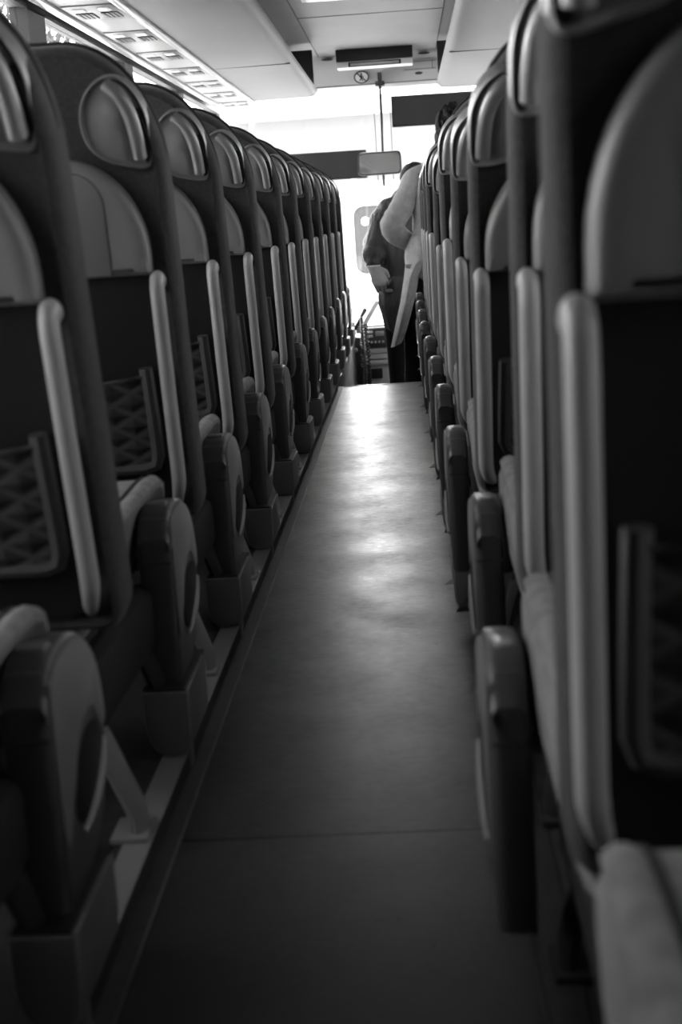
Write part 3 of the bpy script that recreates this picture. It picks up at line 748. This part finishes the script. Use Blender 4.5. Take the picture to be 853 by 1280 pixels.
mb = MB(); mb.loft([[p2(.188*math.cos(2*PI*k/28), z, .142*math.sin(2*PI*k/28)) for k in range(28)] for z in (.545, .552, .558, .566)]); mb.build('waist_cord', 'seam', body2)
mb = MB(); mb.loft([[p2(-.216+.047*math.cos(2*PI*k/18), z, -.13+.047*math.sin(2*PI*k/18)) for k in range(18)] for z in (.612, .615, .618)], False, False); mb.build('cuff_band', 'white', body2)
MB().ball((0, 0, 0), .026, .012, .013, 12).build('pocket_badge', 'panel', body2, p2(-.125, .455, -.125))
tp = [([p2(0, .56), p2(0, .46)], [.145, .14], .8, (0, 1, 0)), ([p2(-.08, .48), p2(-.09, .1, .02), p2(-.09, -.19)], [.1, .075, .065]), ([p2(.09, .48), p2(.10, .1, .02), p2(.10, -.19)], [.1, .075, .065])]
person_part('trousers', blob(tp, [], .010, 2), 'trouser', body2, (0, 0, 0))
for x in (-.09, .10):
    bp2 = [([p2(x, -.17), p2(x, -.245, .01)], [.056, .052]), ([p2(x, -.255, -.02), p2(x, -.26, .08), p2(x, -.263, .16)], [.044, .042, .036])]
    person_part('boot', blob(bp2, [], .009, 2), 'boot', body2, (0, 0, 0))

for o_, k_ in ((body, 1.0655), (body2, 1.061)):     # both stand on the lower floor just past the last right-hand seat
    o_.scale = (k_,)*3; o_.location = (o_.location.x*k_, o_.location.y*k_, ZL)
# ------------------------------------------------------------------ outside
GZ = -1.35
struct(MB().box(-60, 60, -40, 90, GZ-.2, GZ).build('ground', 'ground'))
# white coach parked ahead, seen through the windscreen
t = empty('white_coach', (.45, 17.3, GZ), 'white vehicle with a rounded window parked ahead, seen through the windscreen', 'vehicle')
body_o = rrect(1.25, 1.21, .25, 6)
fv = lambda a, b, y: Vector((a, y, b+1.47))
MB().plate(body_o, [(0, .08), (.02, .03), (.08, 0), (6.0, 0), (6.05, .05)], fv).build('body', 'van', t)
wo = rrect(1.10, .40, .12, 6)
fw = lambda a, b, y: Vector((a+.03, y, b+2.0))
wn = MB().plate(wo, [(.03, 0), (-.012, 0), (-.014, .006)], fw).build('window_seal', 'consoledark', t)
MB().plate(wo, [(.0, .025), (-.018, .025)], fw).build('window_glass', 'vanglass', wn)
MB().plate(rrect(.12, .035, .03), [(-.014, 0), (-.022, 0)], lambda a, b, y: Vector((a-.55, y, b+2.02))).build('sticker', 'white', wn)
MB().plate(rrect(.06, .07, .01), [(-.014, 0), (-.022, 0)], lambda a, b, y: Vector((a-.57, y, b+2.18))).build('sticker', 'white', wn)
MB().plate(rrect(.05, .05, .05), [(-.014, 0), (-.022, 0)], lambda a, b, y: Vector((a-.93, y, b+2.22))).build('sticker', 'white', wn)
for x in (-.85, .85):
    mb = MB(); mb.tube([(x-.14, .9, .45), (x+.14, .9, .45)], .45, 28); mb.build('wheel', 'black', t)
MB().box(-1.15, 1.15, -.05, .05, .28, .55, .03).build('bumper', 'console', t)
# pale buildings
def building(x0, x1, y0, y1, h, label, nx, nz):
    t = empty('pale_building', ((x0+x1)/2, y0, GZ), label, 'building', 'pale buildings beyond the windscreen')
    hw = (x1-x0)/2
    MB().box(-hw, hw, 0, y1-y0, 0, h).build('facade', 'facade', t)
    MB().box(-hw-.3, hw+.3, -.4, y1-y0, h, h+.4).build('roof_edge', 'white', t)
    for i in range(nx):
        for k in range(nz):
            cx_ = -hw+(i+.5)*2*hw/nx; cz = 1.2+(k+.5)*(h-1.2)/nz
            f_ = MB().box(cx_-.7, cx_+.7, -.06, .05, cz-.8, cz+.8).build('window_frame', 'white', t)
            MB().box(cx_-.6, cx_+.6, -.08, .0, cz-.7, cz+.7).build('pane', 'facadewin', f_)
building(-7.5, 2.5, 34, 44, 4.6, 'pale wide building straight ahead beyond the windscreen', 5, 1)
building(4, 14, 30, 40, 4.2, 'pale building ahead to the right, behind the standing people', 4, 1)
# bare trees beyond the left-hand windows
def tree(loc, h, seed, label):
    rnd = random.Random(seed); mb = MB()
    def grow(p, d, L, r, lvl):
        q = [p]; dd = d.copy()
        for _ in range(3):
            dd = (dd+Vector((rnd.uniform(-.25, .25), rnd.uniform(-.25, .25), rnd.uniform(-.05, .2)))).normalized(); q.append(q[-1]+dd*L/3)
        mb.tube(q, [r, r*.88, r*.76, r*.62], 6 if lvl < 2 else 4)
        if lvl >= 5: return
        for k in range(3 if lvl < 4 else 2):
            nd = (dd+Vector((rnd.uniform(-.9, .9), rnd.uniform(-.9, .9), rnd.uniform(-.2, .7)))).normalized()
            grow(q[-1] if k else q[2], nd, L*rnd.uniform(.62, .8), r*.58, lvl+1)
    grow(Vector((0, 0, 0)), Vector((0, 0, 1)), h*.3, h*.022, 0)
    return tag(mb.build('bare_tree', 'bark', None, loc), label, 'tree', 'bare trees outside the left windows')
tree((-5.9, 25, GZ), 8, 1, 'bare branching tree seen in the window strip above the second left-hand headrest')
tree((-7.7, 29, GZ), 10, 5, 'taller bare tree farther off, behind the dark window post at top left')
tree((-6.7, 24.5, GZ), 8, 9, 'bare branching tree in the window at the top left corner')

# ------------------------------------------------------------------ world, view
w = bpy.data.worlds.new('overcast_sky'); sc.world = w; w.use_nodes = True
nt = w.node_tree; bg = nt.nodes['Background']; bg.inputs['Color'].default_value = (1, 1, 1, 1)
# overcast sky with the veiled sun ahead of the coach: brighter towards the front
tcw = nt.nodes.new('ShaderNodeTexCoord'); dt = nt.nodes.new('ShaderNodeVectorMath'); dt.operation = 'DOT_PRODUCT'
dt.inputs[1].default_value = Vector((-.12, .95, .28)).normalized()
mr = nt.nodes.new('ShaderNodeMapRange'); mr.inputs['From Min'].default_value = .1; mr.inputs['From Max'].default_value = 1.0
mr.inputs['To Min'].default_value = 6.5; mr.inputs['To Max'].default_value = 32; mr.interpolation_type = 'SMOOTHSTEP'
nt.links.new(tcw.outputs['Generated'], dt.inputs[0]); nt.links.new(dt.outputs['Value'], mr.inputs['Value']); nt.links.new(mr.outputs['Result'], bg.inputs['Strength'])
sc.view_settings.view_transform = 'Standard'; sc.view_settings.look = 'None'
sc.view_settings.exposure = 0.0; sc.view_settings.gamma = 1; sc.view_settings.use_curve_mapping = False
